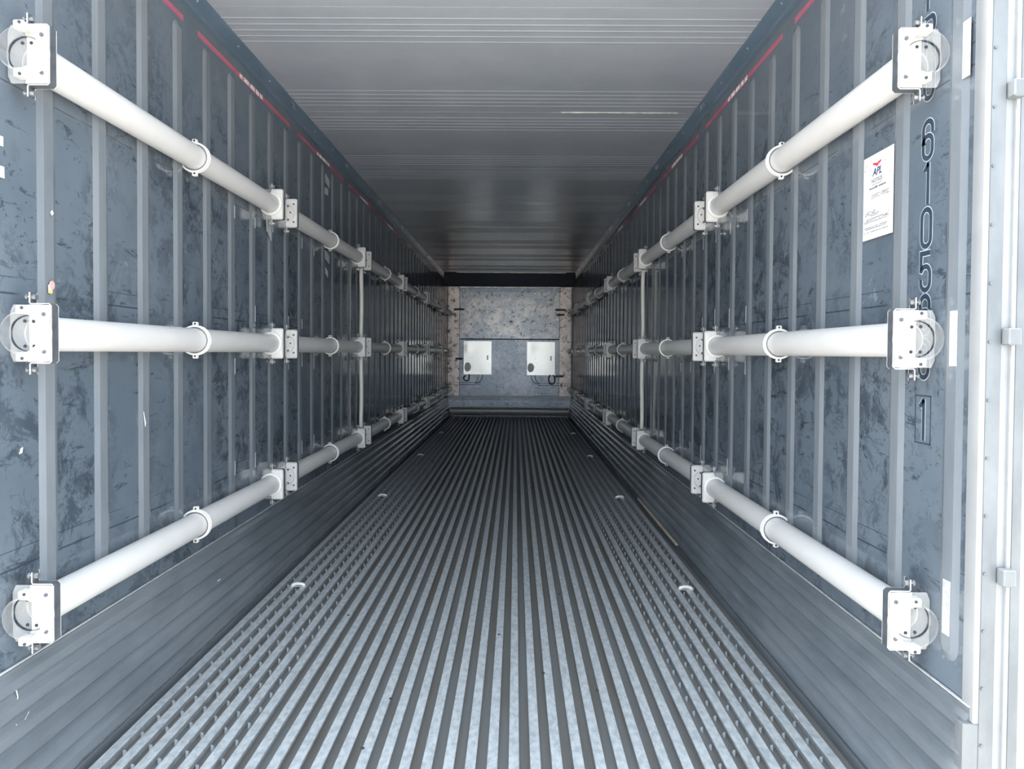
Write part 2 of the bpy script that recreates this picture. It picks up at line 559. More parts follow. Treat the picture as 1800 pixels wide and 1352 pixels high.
# ------------------------------------------------------------------ end wall
def ex(px):
    return CX + (px - 907) * 0.0106 - 0.0
def eh(py, px=895):
    return CH + (622.3 - py + 0.0066 * (px - 907)) * 0.0106
back = MB().box(-1.245, 1.245, Y1, Y1 + 0.2, -0.05, 2.62).build('wall_back', 'end_low')
struct(back)
def plate(name, mat, x0, x1, y0, y1, d0, d1=0.0, parent=back, b=0.002):
    return MB().bbox(ex(x0), ex(x1), Y1 - d0, Y1 - d1 + 0.001, eh(y1), eh(y0), b).build(name, mat, parent)
for s, (a, b_) in ((-1, (788, 808)), (1, (983.5, 1003.5))):
    plate('end_column', 'column', a, b_, 506, 697, 0.035)
plate('upper_panel', 'end', 808.3, 983.2, 509.5, 596.5, 0.018)
plate('upper_flange', 'end_low', 808.3, 983.2, 508, 514.5, 0.023)
plate('top_edge', 'seam', 808.3, 983.2, 505.4, 508, 0.03)
plate('lower_panel', 'end_low', 808.3, 983.2, 598.2, 697, 0.016)
plate('panel_joint', 'line', 808.3, 983.2, 596.6, 598.1, 0.012)
plate('sill_strip', 'kick', 788, 1003.5, 697.5, 700.5, 0.04)
plate('sill_strip', 'end_low', 788, 1003.5, 701, 703.2, 0.03)
plate('vent_panel', 'end_low', 788, 1003.5, 703.6, 715.5, 0.035)
plate('sill_edge', 'seam', 788, 1003.5, 715.6, 717.2, 0.055)
for px in (804, 865, 892, 926.5, 987):
    for q in (-2.5, 0, 2.5):
        plate('vent_slot', 'dark', px + q - 0.8, px + q + 0.8, 710, 711.6, 0.0365, 0.03, b=0.0004)
# rolled kick bar at the floor
pts = []
for i in range(13):
    t = -PI / 2 + PI * i / 12
    pts.append((Y1 - 0.02 - 0.075 * math.cos(t), 0.088 + 0.082 * math.sin(t)))
pts += [(Y1 + 0.01, 0.17), (Y1 + 0.01, 0.0)]
MB().prism(pts, 'x', -1.10, 1.10, smooth=True).build('kick_roll', 'kick', back)
# screws and dents
sm_ = MB().tube((0, 0.002, 0), (0, -0.004, 0), 0.010, 8).mesh('screw_head', 'seam')
for px, py in ((820.5, 509.8), (876.5, 510), (917.3, 510.4), (973.4, 510.6), (897, 527.5), (897, 559.5), (810.3, 557.5), (935.5, 554.5), (897.5, 646), (908, 600.5), (835.3, 536), (940, 517.5), (876, 607), (925.5, 691)):
    link('screw_head', sm_, back, (ex(px), Y1 - 0.024, eh(py, px)))
MB().tube((0, 0, 0), (0, -0.006, 0), 0.017, 7).build('dark_hole', 'dark', back, (ex(897.3), Y1 - 0.018, eh(566.5)))
for a, b_, y_, mt_ in ((798, 816.5, 545.5, 'olive'), (976, 994, 545.5, 'olive'), (801, 814, 632, 'maroon'), (979, 992, 554, 'maroon'), (977, 991, 662, 'olive')):
    plate('tape_strip', mt_, a, b_, y_ - 1.8, y_ + 1.8, 0.038, 0.015, b=0.0005)
for x0, s in ((835, 1), (948, -1)):       # pressed channel outlines below the panels
    for r_ in (7, 14):
        pp = []
        for i in range(8):
            t = PI / 2 * i / 7
            pp.append((ex(x0 + s * r_ * math.cos(t)), Y1 - 0.017, eh(660 + (11 + r_ * 0.35) * math.sin(t))))
        MB().path(pp, 0.006, 6).build('pressed_line', 'line', back)
for a, b_, y_ in ((790, 846, 674), (790, 846, 677.5), (946, 1002, 674.5), (946, 1002, 678)):
    plate('pressed_line', 'line', a, b_, y_ - 0.35, y_ + 0.35, 0.0375, 0.0, b=0.0004)
# dark header between ceiling and end wall
hd = MB().prism([(12.0, HC + 0.02), (12.0, HC - 0.001), (12.015, HC - 0.012), (Y1 + 0.01, eh(505.4)), (Y1 + 0.01, HC + 0.02)], 'x', -1.156, 1.156).build('trim_3', 'header')
struct(hd)
MB().bbox(-0.9, 0.95, 11.975, 11.998, HC - 0.012, HC - 0.001, 0.002).build('worn_lip', 'seam', hd)

# polished access panels on the end wall
for (x0, x1, ya, yb, lab) in ((816, 864.7, 601, 659.3, 'dented polished steel access panel on end wall, left of the two'),
                              (926.8, 975.6, 601.6, 660, 'dented polished steel access panel on end wall, right of the two')):
    r = thing('access_panel', lab, 'panel', ((ex(x0) + ex(x1)) / 2, Y1 - 0.016, eh(yb)), 'polished panels on the end wall')
    hw_, hh = (ex(x1) - ex(x0)) / 2, eh(ya) - eh(yb)
    # gently dented face
    nx, nz = 24, 28
    vs, fs = [], []
    for i in range(nx + 1):
        for j in range(nz + 1):
            u, q = i / nx, j / nz
            d = 0.0
            for (du, dv, rad, am) in ((0.12, 0.80, 0.14, 0.012), (0.12, 0.22, 0.09, -0.020), (0.75, 0.3, 0.3, 0.006)):
                d += am * math.exp(-((u - du) ** 2 + (q - dv) ** 2) / rad ** 2)
            edge = min(u, 1 - u, q, 1 - q)
            d *= 0.3 * min(1, edge * 8)
            vs.append((-hw_ + 2 * hw_ * u, -0.042 - d, hh * q))
    for i in range(nx):
        for j in range(nz):
            a = i * (nz + 1) + j
            fs.append((a, a + nz + 1, a + nz + 2, a + 1))
    MB().add(vs, fs, True).build('panel_face', 'panel', r)
    MB().box(-hw_, hw_, -0.0415, 0.0, 0.0, hh).build('panel_body', 'kick', r)
    MB().bbox(hw_ - 0.085, hw_ - 0.060, -0.052, -0.04, hh * 0.44, hh * 0.57, 0.006).build('handle_slot', 'dark', r)
    MB().bbox(hw_ - 0.078, hw_ - 0.067, -0.055, -0.05, hh * 0.465, hh * 0.545, 0.002).build('handle_plate', 'bolt', r)
    for (dx, dz) in ((-hw_ + 0.02, 0.02), (hw_ - 0.02, 0.02), (-hw_ + 0.02, hh - 0.02), (hw_ - 0.02, hh - 0.02)):
        MB().tube((dx, -0.041, dz), (dx, -0.047, dz), 0.007, 8).build('corner_screw', 'bolt', r)
pp = [(ex(825.5 - 0.5 * 0), Y1 - 0.05, eh(659)), (ex(825.6), Y1 - 0.055, eh(664))]
for i in range(11):
    t = -0.2 + 1.45 * PI * i / 10
    pp.append((ex(820.8 + 4.8 * math.cos(t)), Y1 - 0.055, eh(666 + 4.8 * math.sin(t))))
tag(MB().path(pp, 0.011, 8).build('cable_loop', 'cable'), 'short black hooked cable hanging below the left polished panel', 'cable', 'black cables on the end wall')
pp = []
for i in range(15):
    t = PI * 1.30 - 1.72 * PI * i / 14
    pp.append((ex(970.5 + 5.6 * math.cos(t)), Y1 - 0.055, eh(667.5 + 8.3 * math.sin(t))))
pp.insert(0, (ex(967.5), Y1 - 0.05, eh(659)))
tag(MB().path(pp, 0.011, 8).build('cable_loop', 'cable'), 'black cable loop hanging below the right polished panel', 'cable', 'black cables on the end wall')

# ------------------------------------------------------------------ door frame
for s in (-1, 1):
    fr = MB().box(s * 1.160, s * 1.246, Y0 + 0.002, Y0 + 0.10, -0.16, 2.62).build('door_frame_post', 'jamb')
    tag(fr, 'galvanised door frame post at the %s edge of the opening' % SIDE[s], 'door frame')
    MB().bbox(s * 1.150, s * 1.163, Y0 - 0.012, Y0 + 0.03, 0.33, 2.56, 0.002).build('corner_bead', 'jamb_white', fr)
    MB().bbox(s * 1.128, s * 1.163, Y0 - 0.012, Y0 + 0.02, -0.1, 0.33, 0.002).build('corner_bead', 'jamb', fr)
    MB().bbox(s * 1.1635, s * 1.197, Y0 - 0.010, Y0 + 0.02, -0.16, 2.60, 0.0015).build('face_strip', 'jamb', fr)
    MB().prism([(s * 1.197, Y0 - 0.008), (s * 1.2, Y0 - 0.006), (s * 1.2155, Y0 - 0.006), (s * 1.217, Y0 - 0.014), (s * 1.225, Y0 - 0.014), (s * 1.225, Y0 + 0.01), (s * 1.197, Y0 + 0.01)], 'z', -0.16, 2.60).build('gasket_channel', 'jamb_white', fr)
    MB().bbox(s * 1.2255, s * 1.252, Y0 - 0.012, Y0 + 0.02, -0.16, 2.60, 0.003).build('outer_strip', 'jamb', fr)
    sv = MB().tube((0, 0.001, 0), (0, -0.003, 0), 0.0038, 8).mesh('frame_screw', 'strap')
    for i in range(20):
        link('frame_screw', sv, fr, (s * 1.1705, Y0 - 0.010, 0.15 + i * 0.1305))
    for z in (0.668, 1.206, 1.752):
        MB().bbox(s * 1.1985, s * 1.2265, Y0 - 0.034, Y0 - 0.006, z - 0.019, z + 0.019, 0.003).build('lock_keeper', 'keeper', fr)
hdr = MB().box(-1.246, 1.246, Y0 + 0.002, Y0 + 0.1, 2.565, 2.72).build('door_lintel', 'jamb')
tag(hdr, 'galvanised lintel across the top of the container opening', 'door frame')
sil = MB().box(-1.16, 1.16, Y0 - 0.02, Y0 + 0.018, -0.16, -0.004).build('door_sill', 'jamb')
tag(sil, 'galvanised sill along the threshold of the container floor', 'sill')

# ------------------------------------------------------------------ pipes, brackets, clamps
PX, PR = 1.109, 0.045
ROWS = {'upper': 1.895, 'middle': 1.204, 'lower': 0.498}
STARTS = [1.765, 3.755, 5.68, 7.58, 9.59, 11.50]
ENDS = [3.53, 5.46, 7.36, 9.37, 11.30, 13.10]
MIDS = [2.695, 4.655, 6.60, 8.52, 10.45, 12.35]
HB = 0.0715

def half_block(s, inner, depth):
    """half of the square block with a half-round hole; local frame: pipe axis is Y, s*x points to the wall"""
    sg = -1 if inner else 1            # direction along s*x
    ext = 0.056 if inner else 0.043
    rr = PR + 0.0008
    pts = [(0.0006, -HB), (ext - 0.004, -HB), (ext, -HB + 0.004), (ext, HB - 0.004), (ext - 0.004, HB), (0.0006, HB)]
    for i in range(15):
        t = PI / 2 - PI * i / 14
        pts.append((0.0006 + rr * math.cos(t), rr * math.sin(t)))
    mb = MB()
    pp = [(s * sg * u, v_) for u, v_ in pts]
    # split into quads strip to keep the concave outline clean
    n_ = len(pp)
    out = []
    for i in range(15):
        t = PI / 2 - PI * i / 14
        c, q = math.cos(t), math.sin(t)
        k_ = min(ext / max(c, 1e-6), HB / max(abs(q), 1e-6))
        out.append((0.0006 + min(k_ * c, ext - 0.0006), k_ * q))
    inn = [(0.0006 + rr * math.cos(PI / 2 - PI * i / 14), rr * math.sin(PI / 2 - PI * i / 14)) for i in range(15)]
    vs = []
    for y in (0.0, depth):
        vs += [(s * sg * u, y, v_) for u, v_ in inn] + [(s * sg * u, y, v_) for u, v_ in out]
    fs = []
    for i in range(14):
        fs += [(i, i + 1, 16 + i, 15 + i), (30 + i, 45 + i, 46 + i, 31 + i), (15 + i, 16 + i, 46 + i, 45 + i), (i, 30 + i, 31 + i, i + 1)]
    fs += [(0, 15, 45, 30), (14, 44, 59, 29)]
    mb.add(vs, fs)
    return mb

def strap(s, inner, depth):
    """steel strap folded round one half of the block, with two bolt flanges"""
    sg = -1 if inner else 1
    ext = 0.0575 if inner else 0.0440
    th = 0.0025
    o = HB + 0.0015
    path = [(0.003, o + 0.030), (0.003, o + 0.004), (0.007, o), (ext - 0.004, o), (ext, o - 0.004), (ext, -o + 0.004), (ext - 0.004, -o), (0.007, -o), (0.003, -o - 0.004), (0.003, -o - 0.030)]
    # offset polyline outwards
    off = []
    for i, p in enumerate(path):
        a = path[max(i - 1, 0)]
        b_ = path[min(i + 1, len(path) - 1)]
        d = Vector((b_[0] - a[0], b_[1] - a[1])).normalized()
        off.append((p[0] - d.y * th, p[1] + d.x * th))
    prof = path + off[::-1]
    nn = len(path)
    vs = []
    for y in (0, depth):
        vs += [(s * sg * u, y, v_) for u, v_ in path] + [(s * sg * u, y, v_) for u, v_ in off]
    fs = []
    for i in range(nn - 1):
        fs += [(i, i + 1, nn + i + 1, nn + i), (2 * nn + i, 3 * nn + i, 3 * nn + i + 1, 2 * nn + i + 1), (i, 2 * nn + i, 2 * nn + i + 1, i + 1), (nn + i, nn + i + 1, 3 * nn + i + 1, 3 * nn + i)]
    fs += [(0, nn, 3 * nn, 2 * nn), (nn - 1, 3 * nn - 1, 4 * nn - 1, 2 * nn - 1)]
    return MB().add(vs, fs)

BM = {}
for s in (-1, 1):
    D = 0.030
    BM[s, 'inner'] = half_block(s, True, D).mesh('half_block', 'plate')
    BM[s, 'outer'] = half_block(s, False, D).mesh('half_block', 'clear')
    BM[s, 'strap_i'] = strap(s, True, D - 0.004).mesh('steel_strap', 'strap')
    BM[s, 'strap_o'] = strap(s, False, D - 0.004).mesh('steel_strap', 'clear')
    # white front edges of the strap
    BM[s, 'lip'] = strap(s, True, 0.003).mesh('strap_edge', 'strap_edge')
    bo = MB()
    bo.tube((-s * 0.013, 0, 0), (s * 0.012, 0, 0), 0.0032, 8)
    bo.tube((-s * 0.0145, 0, 0), (-s * 0.0056, 0, 0), 0.0072, 6, smooth=False)
    bo.tube((s * 0.0056, 0, 0), (s * 0.011, 0, 0), 0.0072, 6, smooth=False)
    BM[s, 'bolt'] = bo.mesh('bolt', 'bolt')
    BM[s, 'collar'] = MB().ring(0, 0, 0, 0.014, PR + 0.0009, PR + 0.009, n=32).ring(0, 0, 0.004, 0.010, PR + 0.009, PR + 0.0115, n=32).mesh('collar_ring', 'white')
    # half discs closing the near end
    def half_disc(inner):
        sg = -1 if inner else 1
        rr = PR + (0.012 if False else -0.0006)
        pts = [(0.0008, rr), (0.0008, -rr)]
        for i in range(1, 14):
            t = -PI / 2 + PI * i / 14
            pts.append((max(0.0008, rr * math.cos(t)), rr * math.sin(t)))
        return MB().prism([(s * sg * u, v_) for u, v_ in pts], 'y', 0.0, 0.003)
    BM[s, 'disc_i'] = half_disc(True).mesh('end_disc', 'plate')
    BM[s, 'disc_o'] = half_disc(False).mesh('end_disc', 'clear')
    # front clamp ring with drilled ears
    FO = -s * 0.009                      # the socket sits a little proud of the pipe axis
    a_in = (PI / 2, 3 * PI / 2) if s > 0 else (-PI / 2, PI / 2)
    a_out = (-PI / 2, PI / 2) if s > 0 else (PI / 2, 3 * PI / 2)
    BM[s, 'ring_i'] = MB().ring(FO, 0, -0.040, 0.0, 0.0490, 0.0535, *a_in, n=20).mesh('front_socket', 'plate')
    vs, fs = [], []
    for i in range(21):
        t_ = a_out[0] + PI * i / 20
        vs += [(FO + 0.0485 * math.cos(t_), -0.040, 0.0485 * math.sin(t_)), (FO + 0.0530 * math.cos(t_), -0.038, 0.0530 * math.sin(t_)), (FO + 0.0530 * math.cos(t_), 0.0, 0.0530 * math.sin(t_))]
    for i in range(20):
        fs += [(3 * i, 3 * i + 1, 3 * i + 4, 3 * i + 3), (3 * i + 1, 3 * i + 2, 3 * i + 5, 3 * i + 4)]
    BM[s, 'ring_o'] = MB().add(vs, fs, True).mesh('front_socket', 'clear')
    BM[s, 'outer_thin'] = half_block(s, False, 0.003).mesh('half_block', 'clear')
    BM[s, 'ear'] = MB().bbox(-0.014, 0.012, -0.038, -0.010, -0.008, 0.013, 0.003).mesh('drilled_ear', 'plate')
    BM[s, 'hole'] = MB().tube((0, 0.001, 0), (0, -0.0012, 0), 0.0042, 8).mesh('screw_hole', 'dark')
    sc_ = MB().tube((0, 0.001, 0), (0, -0.0028, 0), 0.0052, 8)
    BM[s, 'screw'] = sc_.mesh('screw', 'strap')
    # mid-span clip
    BM[s, 'band'] = MB().ring(0, 0, -0.009, 0.009, PR + 0.0055, PR + 0.0105, n=36).ring(0, 0, -0.009, -0.005, PR + 0.0105, PR + 0.0125, n=36).ring(0, 0, 0.005, 0.009, PR + 0.0105, PR + 0.0125, n=36).mesh('clamp_band', 'white')
    BM[s, 'liner'] = MB().ring(0, 0, -0.007, 0.007, PR + 0.0004, PR + 0.0056, n=36).mesh('rubber_liner', 'keeper')
    BM[s, 'cear'] = MB().bbox(-0.009, 0.009, -0.009, 0.009, -0.002, 0.014, 0.0025).mesh('bolt_ear', 'white')

FO_ = {-1: 0.009, 1: -0.009}
def bracket(s, row, seg, near, front):
    z = ROWS[row]
    y = (STARTS if near else ENDS)[seg]
    r = thing('pipe_bracket', 'white block bracket at the %s end of the %s %s pipe length, %s wall' % ('near' if near else 'far', ORD[seg], row, SIDE[s]),
              'bracket', (s * PX, y, z), 'pipe brackets on the %s wall' % SIDE[s])
    link('half_block', BM[s, 'inner'], r)
    ob = link('half_block', BM[s, 'outer_thin' if front else 'outer'], r)
    ob['label'] = 'half-clear block against the wall'
    st = link('steel_strap', BM[s, 'strap_i'], r, (0, 0.002, 0))
    link('strap_edge', BM[s, 'lip'], st, (0, 0.0245, 0))
    link('strap_edge', BM[s, 'lip'], st, (0, -0.0005, 0))
    if not front:
        link('steel_strap', BM[s, 'strap_o'], r, (0, 0.002, 0))
    for q in (-1, 1):
        link('bolt', BM[s, 'bolt'], r, (0, 0.014, q * (HB + 0.020)))
    if near:
        if not front:
            link('collar_ring', BM[s, 'collar'], r, (0, 0.0305, 0))
        link('end_disc', BM[s, 'disc_i'], r, (0, 0.006 if front else 0.001, 0))
        link('end_disc', BM[s, 'disc_o'], r, (0, 0.009 if front else 0.001, 0))
        for dx, dz in ((0.012, 0.048), (0.042, 0.048), (0.012, -0.046), (0.042, -0.046)):
            if front and dx < 0.03:
                continue
            link('screw', BM[s, 'screw'], r, (-s * dx, 0.0, dz * (1.0 if dx > 0.03 else 0.75)))
        if front:
            link('front_socket', BM[s, 'ring_i'], r)
            link('front_socket', BM[s, 'ring_o'], r)
            for q in (-1, 1):
                e = link('drilled_ear', BM[s, 'ear'], r, (FO_[s], 0, q * 0.058 - (0.0025)))
                link('screw_hole', BM[s, 'hole'], e, (-s * 0.004, -0.0385, q * 0.004 + 0.002))
            for dx, dz in ((0.013, -0.032), (-0.012, -0.032), (0.012, 0.03), (-0.012, 0.031)):
                link('screw_hole', BM[s, 'hole'], r, (-s * dx, 0.006 if dx > 0 else 0.009, dz))
        else:
            link('screw_hole', BM[s, 'hole'], r, (-s * 0.024, 0.0, 0.004))
    else:
        link('collar_ring', BM[s, 'collar'], r, (0, -0.0145, 0))
        link('collar_ring', BM[s, 'collar'], r, (0, 0.0305, 0))
        link('end_disc', BM[s, 'disc_i'], r, (0, 0.026, 0))
        link('end_disc', BM[s, 'disc_o'], r, (0, 0.026, 0))
    return r

pipe_cache = {}
for s in (-1, 1):
    for row, z in ROWS.items():
        for seg in range(6):
            ya, yb = STARTS[seg] + 0.0125, ENDS[seg] + 0.0255
            L = round(yb - ya, 4)
            if seg == 0:
                # the near mouth is cut back on the wall side, where the clear half socket sits
                L = (L, s)
                if L not in pipe_cache:
                    pb = MB().tube((0, 0.040, 0), (0, L[0], 0), PR, 32, cap=False)
                    pb.ring(0, 0, 0.0, 0.0405, PR - 0.004, PR, *((PI / 2, 3 * PI / 2) if s > 0 else (-PI / 2, PI / 2)), n=20)
                    pb.ring(0, 0, 0.040, 0.06, PR - 0.004, PR - 0.0002, n=32)
                    pipe_cache[L] = pb.mesh('wall_pipe', 'pipe')
            elif L not in pipe_cache:
                pipe_cache[L] = MB().tube((0, 0, 0), (0, L, 0), PR, 32).mesh('wall_pipe', 'pipe')
            p = link('wall_pipe', pipe_cache[L], None, (s * PX, ya, z))
            tag(p, '%s length of the %s white pipe on the %s wall, counted from the opening' % (ORD[seg], row, SIDE[s]), 'pipe', '%s pipe run on the %s wall' % (row, SIDE[s]))
            bracket(s, row, seg, True, seg == 0)
            if seg < 5:
                bracket(s, row, seg, False, False)
            c = thing('ring_clamp', 'white ring clamp midway along the %s %s pipe length, %s wall' % (ORD[seg], row, SIDE[s]), 'clamp', (s * PX, MIDS[seg], z), 'ring clamps on the %s wall' % SIDE[s])
            bd = link('clamp_band', BM[s, 'band'], c)
            link('rubber_liner', BM[s, 'liner'], c)
            for q in (-1, 1):
                e = link('bolt_ear', BM[s, 'cear'], c, (0, 0, q * (PR + 0.0105) + (0 if q > 0 else -0.012)))
                link('screw_hole', BM[s, 'hole'], e, (-s * 0.002, -0.0092, 0.007))
    # risers joining the three pipes between the second and third lengths
    for top, bot, lab in (('upper', 'middle', 'upper'), ('middle', 'lower', 'lower')):
        za, zb = ROWS[top] - HB, ROWS[bot] + HB
        pts = []
        for i in range(13):
            u = i / 12
            pts.append((0.003 * math.sin(u * 5 + s) * min(1, u * 6, (1 - u) * 6), 0.002 * math.sin(u * 7), zb + (za - zb) * u))
        cdt = MB().path([(p[0], p[1], p[2] - zb) for p in pts], 0.0155, 14).build('riser_conduit', 'conduit', None, (s * PX, 5.585, zb))
        tag(cdt, 'ivory upright conduit joining the %s and %s pipes, %s wall' % (top, bot, SIDE[s]), 'conduit', 'upright conduits between the pipes')

# ghost traces of bracket flanges, given shape as pale strips on the right wall
for row, z, y in (('upper', 1.872, 1.655), ('middle', 1.204, 1.683), ('lower', 0.560, 1.690)):
    o = MB().bbox(-0.002, 0.001, -0.014, 0.014, -0.066, 0.066, 0.001).build('ghost_strip', 'scrap', None, (WX - 0.0075, y, z))
    tag(o, 'pale upright strip on right wall beside the near %s pipe bracket' % row, 'strip', 'pale strips on the right wall')

# ------------------------------------------------------------------ floor clips
cm = MB().path([(-0.030, 0, 0.004), (-0.022, 0, 0.011), (-0.01, 0, 0.0135), (0.012, 0, 0.0135), (0.024, 0, 0.011), (0.031, 0, 0.004)], 0.008, 10).mesh('clip_body', 'white')
fm = MB().bbox(-0.040, 0.040, -0.009, 0.009, 0.0, 0.004, 0.001).mesh('clip_foot', 'seam')
for s in (-1, 1):
    for i, y in enumerate((3.48, 5.70, 7.99, 10.26)):
        r = thing('floor_clip', 'small bright metal clip on the floor bars, %s from the opening on the %s' % (ORD[i], SIDE[s]), 'clip', (s * 0.958, y, 0.0), 'bright clips on the floor bars')
        link('clip_body', cm, r)
        link('clip_foot', fm, r)

# ------------------------------------------------------------------ red load-line tape
TH, TZ = 0.022, 2.420
tapes = [(1.62, 2.70), (2.825, 3.96), (4.10, 5.20), (5.34, 6.44), (6.58, 7.68), (7.82, 8.92)]
tx = text_mesh('NO   CARGO   ABOVE   THIS   LINE', 0.030, 'ink_white', sx=0.62)
for s in (-1, 1):
    lm = tx.copy()
    lm.transform(ROT_R if s > 0 else ROT_L)
    for i, (a, b_) in enumerate(tapes):
        o = MB().box(-0.0006, 0.0006, -(b_ - a) / 2, (b_ - a) / 2, -TH / 2, TH / 2).build('load_line_tape', 'red', None, (s * (WX - 0.0008), (a + b_) / 2, TZ))
        tag(o, 'red load-line tape with white print, %s strip from the opening, %s wall' % (ORD[i], SIDE[s]), 'tape', 'red load-line tape')
        link('lettering', lm, o, (-s * 0.0012, 0, 0))

# ------------------------------------------------------------------ container number on the right wall
CW, CHH, CT = 0.052, 0.106, 0.0125      # character width, height, stroke
def arc(cx, cy, rx, ry, a0, a1, n=10):
    return [(cx + rx * math.cos(math.radians(a0 + (a1 - a0) * i / n)), cy + ry * math.sin(math.radians(a0 + (a1 - a0) * i / n))) for i in range(n + 1)]
cr, cT = CW / 2 - CT / 2, CHH / 2 - CT / 2
GLYPH = {
    '0': [arc(0, cT - cr, cr, cr, 0, 180) + arc(0, -cT + cr, cr, cr, 180, 360) + [(cr, cT - cr)]],
    'U': [[(-cr, cT)] + arc(0, -cT + cr, cr, cr, 180, 360) + [(cr, cT)]],
    '6': [[(cr, cT - cr - 0.012)] + arc(0, cT - cr, cr, cr, 0, 180) + arc(0, -cT + cr, cr, cr, 180, 360) + arc(0, 0.010 - cr, cr, cr, 0, 180)],
    '5': [[(cr, cT), (-cr, cT), (-cr, 0.004)] + arc(0, 0.013 - cr, cr, cr, 150, 0) + arc(0, -cT + cr, cr, cr, 0, -180) + [(-cr, -cT + cr + 0.008)]],
    'R': [[(-cr, -cT - CT / 2), (-cr, cT)] + arc(cr - 0.016, cT - 0.022, 0.016, 0.022, 90, -90) + [(-cr, cT - 0.044)], [(cr - 0.020, cT - 0.044), (cr, -cT - CT / 2)]],
    '1': [[(0.004, -cT - CT / 2), (0.004, cT + CT / 2)], [(0.004, cT + CT * 0.3), (-0.013, cT - 0.014)]],
    'I': [[(0, -cT - CT / 2), (0, cT + CT / 2)]],
}
def ribbon(mb, pts, wd):
    L_, R_ = [], []
    for i, p in enumerate(pts):
        a = Vector(pts[max(i - 1, 0)])
        q = Vector(p)
        b_ = Vector(pts[min(i + 1, len(pts) - 1)])
        d1 = (q - a).normalized() if i else (b_ - q).normalized()
        d2 = (b_ - q).normalized() if i < len(pts) - 1 else d1
        if d1.length < 0.5:
            d1 = d2
        if d2.length < 0.5:
            d2 = d1
        t = (d1 + d2).normalized()
        nrm = Vector((-t.y, t.x))
        k_ = wd / 2 / max(0.5, nrm.dot(Vector((-d1.y, d1.x))))
        L_.append(q + nrm * k_)
        R_.append(q - nrm * k_)
    n_ = len(pts)
    # on the right wall: along -> -Y
    vs = [(0, -p.x, p.y) for p in L_ + R_]
    mb.add(vs, [(i, i + 1, n_ + i + 1, n_ + i) for i in range(n_ - 1)])
def clean(pts):
    out = [pts[0]]
    for p in pts[1:]:
        if (Vector(p) - Vector(out[-1])).length > 1e-5:
            out.append(p)
    return out
def numchar(ch, y, z):
    for nm, mt_, wd, off in (('number_outline', 'number_edge', CT + 0.005, 0.0010), ('number_character', 'number', CT, 0.0016)):
        mb = MB()
        for st_ in GLYPH[ch]:
            ribbon(mb, clean(st_), wd)
        mb.build(nm, mt_, walls[1], (WX - off, y, z))
NY = 1.815
for ch, py in (('I', -10), ('R', 72), ('U', 148), ('6', 252), ('1', 328), ('0', 405), ('5', 481), ('6', 556), ('0', 634), ('1', 740)):
    zz = CH + (624 - py + 0.0066 * 715) * NY / 1245
    numchar(ch, NY + (0.012 if ch == 'I' else 0), zz)
    if ch == '1' and py == 740:
        bw, bh, th = 0.035, 0.062, 0.0026
        mb = MB()
        mb.box(-0.0003, 0.0003, -bw, bw, bh - th, bh).box(-0.0003, 0.0003, -bw, bw, -bh, -bh + th)
        mb.box(-0.0003, 0.0003, -bw, -bw + th, -bh, bh).box(-0.0003, 0.0003, bw - th, bw, -bh, bh)
        mb.build('number_frame', 'number', walls[1], (WX - 0.001, NY, zz))

# ------------------------------------------------------------------ notice card
nw, nh, ny, nz = 0.165, 0.243, 2.050, 1.624
card = thing('notice_card', 'white printed notice card with red winged mark on the right wall', 'notice', (WX - 0.0065, ny, nz - nh / 2))
MB().bbox(-0.0015, 0.0015, -nw / 2, nw / 2, 0, nh, 0.0006).build('card', 'paper', card)
def cardtext(body, size, mat, v, u=0.0, **kw):
    me = text_mesh(body, size, mat, depth=0.0002, **kw)
    me.transform(ROT_R)
    link('print', me, card, (-0.0018, -u, v))
cardtext('APL', 0.030, 'ink_blue', 0.190, -0.004, shear=0.3, offset=0.0006)
cardtext('NOTICE', 0.0165, 'ink', 0.166, -0.004)
MB().box(-0.0004, 0.0, -0.028, 0.028, 0, 0.0012).build('underline', 'ink', card, (-0.0016, 0.004, 0.155))
wing = [(-0.027, 0.012), (-0.006, 0.010), (0, 0.0065), (0.006, 0.010), (0.027, 0.012), (0.020, 0.006), (0.008, 0.003), (0.0, -0.003), (-0.008, 0.003), (-0.020, 0.006)]
MB().prism([(-u, v_) for u, v_ in wing], 'x', -0.0004, 0.0).build('winged_mark', 'ink_red', card, (-0.0016, 0.004, 0.2065))
# illegible worn lines of print
mb = MB()
lines = [(0.144, -0.045, 0.045, 0.006, 'w')]
for v_, u0, u1 in ((0.125, -0.032, 0.062), (0.1205, -0.034, 0.062), (0.116, -0.034, 0.062), (0.080, -0.066, -0.01), (0.0755, -0.07, 0.0), (0.071, -0.07, 0.006), (0.0665, -0.035, 0.012), (0.058, -0.066, 0.062), (0.0535, -0.074, 0.066), (0.049, -0.070, 0.05), (0.034, -0.074, 0.062), (0.0295, -0.064, 0.05), (0.020, -0.074, 0.06)):
    lines.append((v_, u0, u1, 0.0024, 'b'))
for v_, u0, u1, h_, _ in lines:
    u = u0
    while u < u1:
        ww = R.uniform(0.003, 0.008)
        if R.random() < 0.85:
            mb.box(-0.0019, -0.0014, -u - ww, -u, v_, v_ + h_ * R.uniform(0.6, 1.0))
        u += ww + 0.002
mb.build('worn_print_lines', 'ink', card)
mb = MB()
for i in range(14):
    u, v_ = R.uniform(-0.078, 0.078), R.uniform(0.01, 0.23)
    mb.box(-0.0019, -0.0014, u, u + R.uniform(0.0015, 0.004), v_, v_ + R.uniform(0.001, 0.004))
mb.build('print_flecks', 'ink', card)

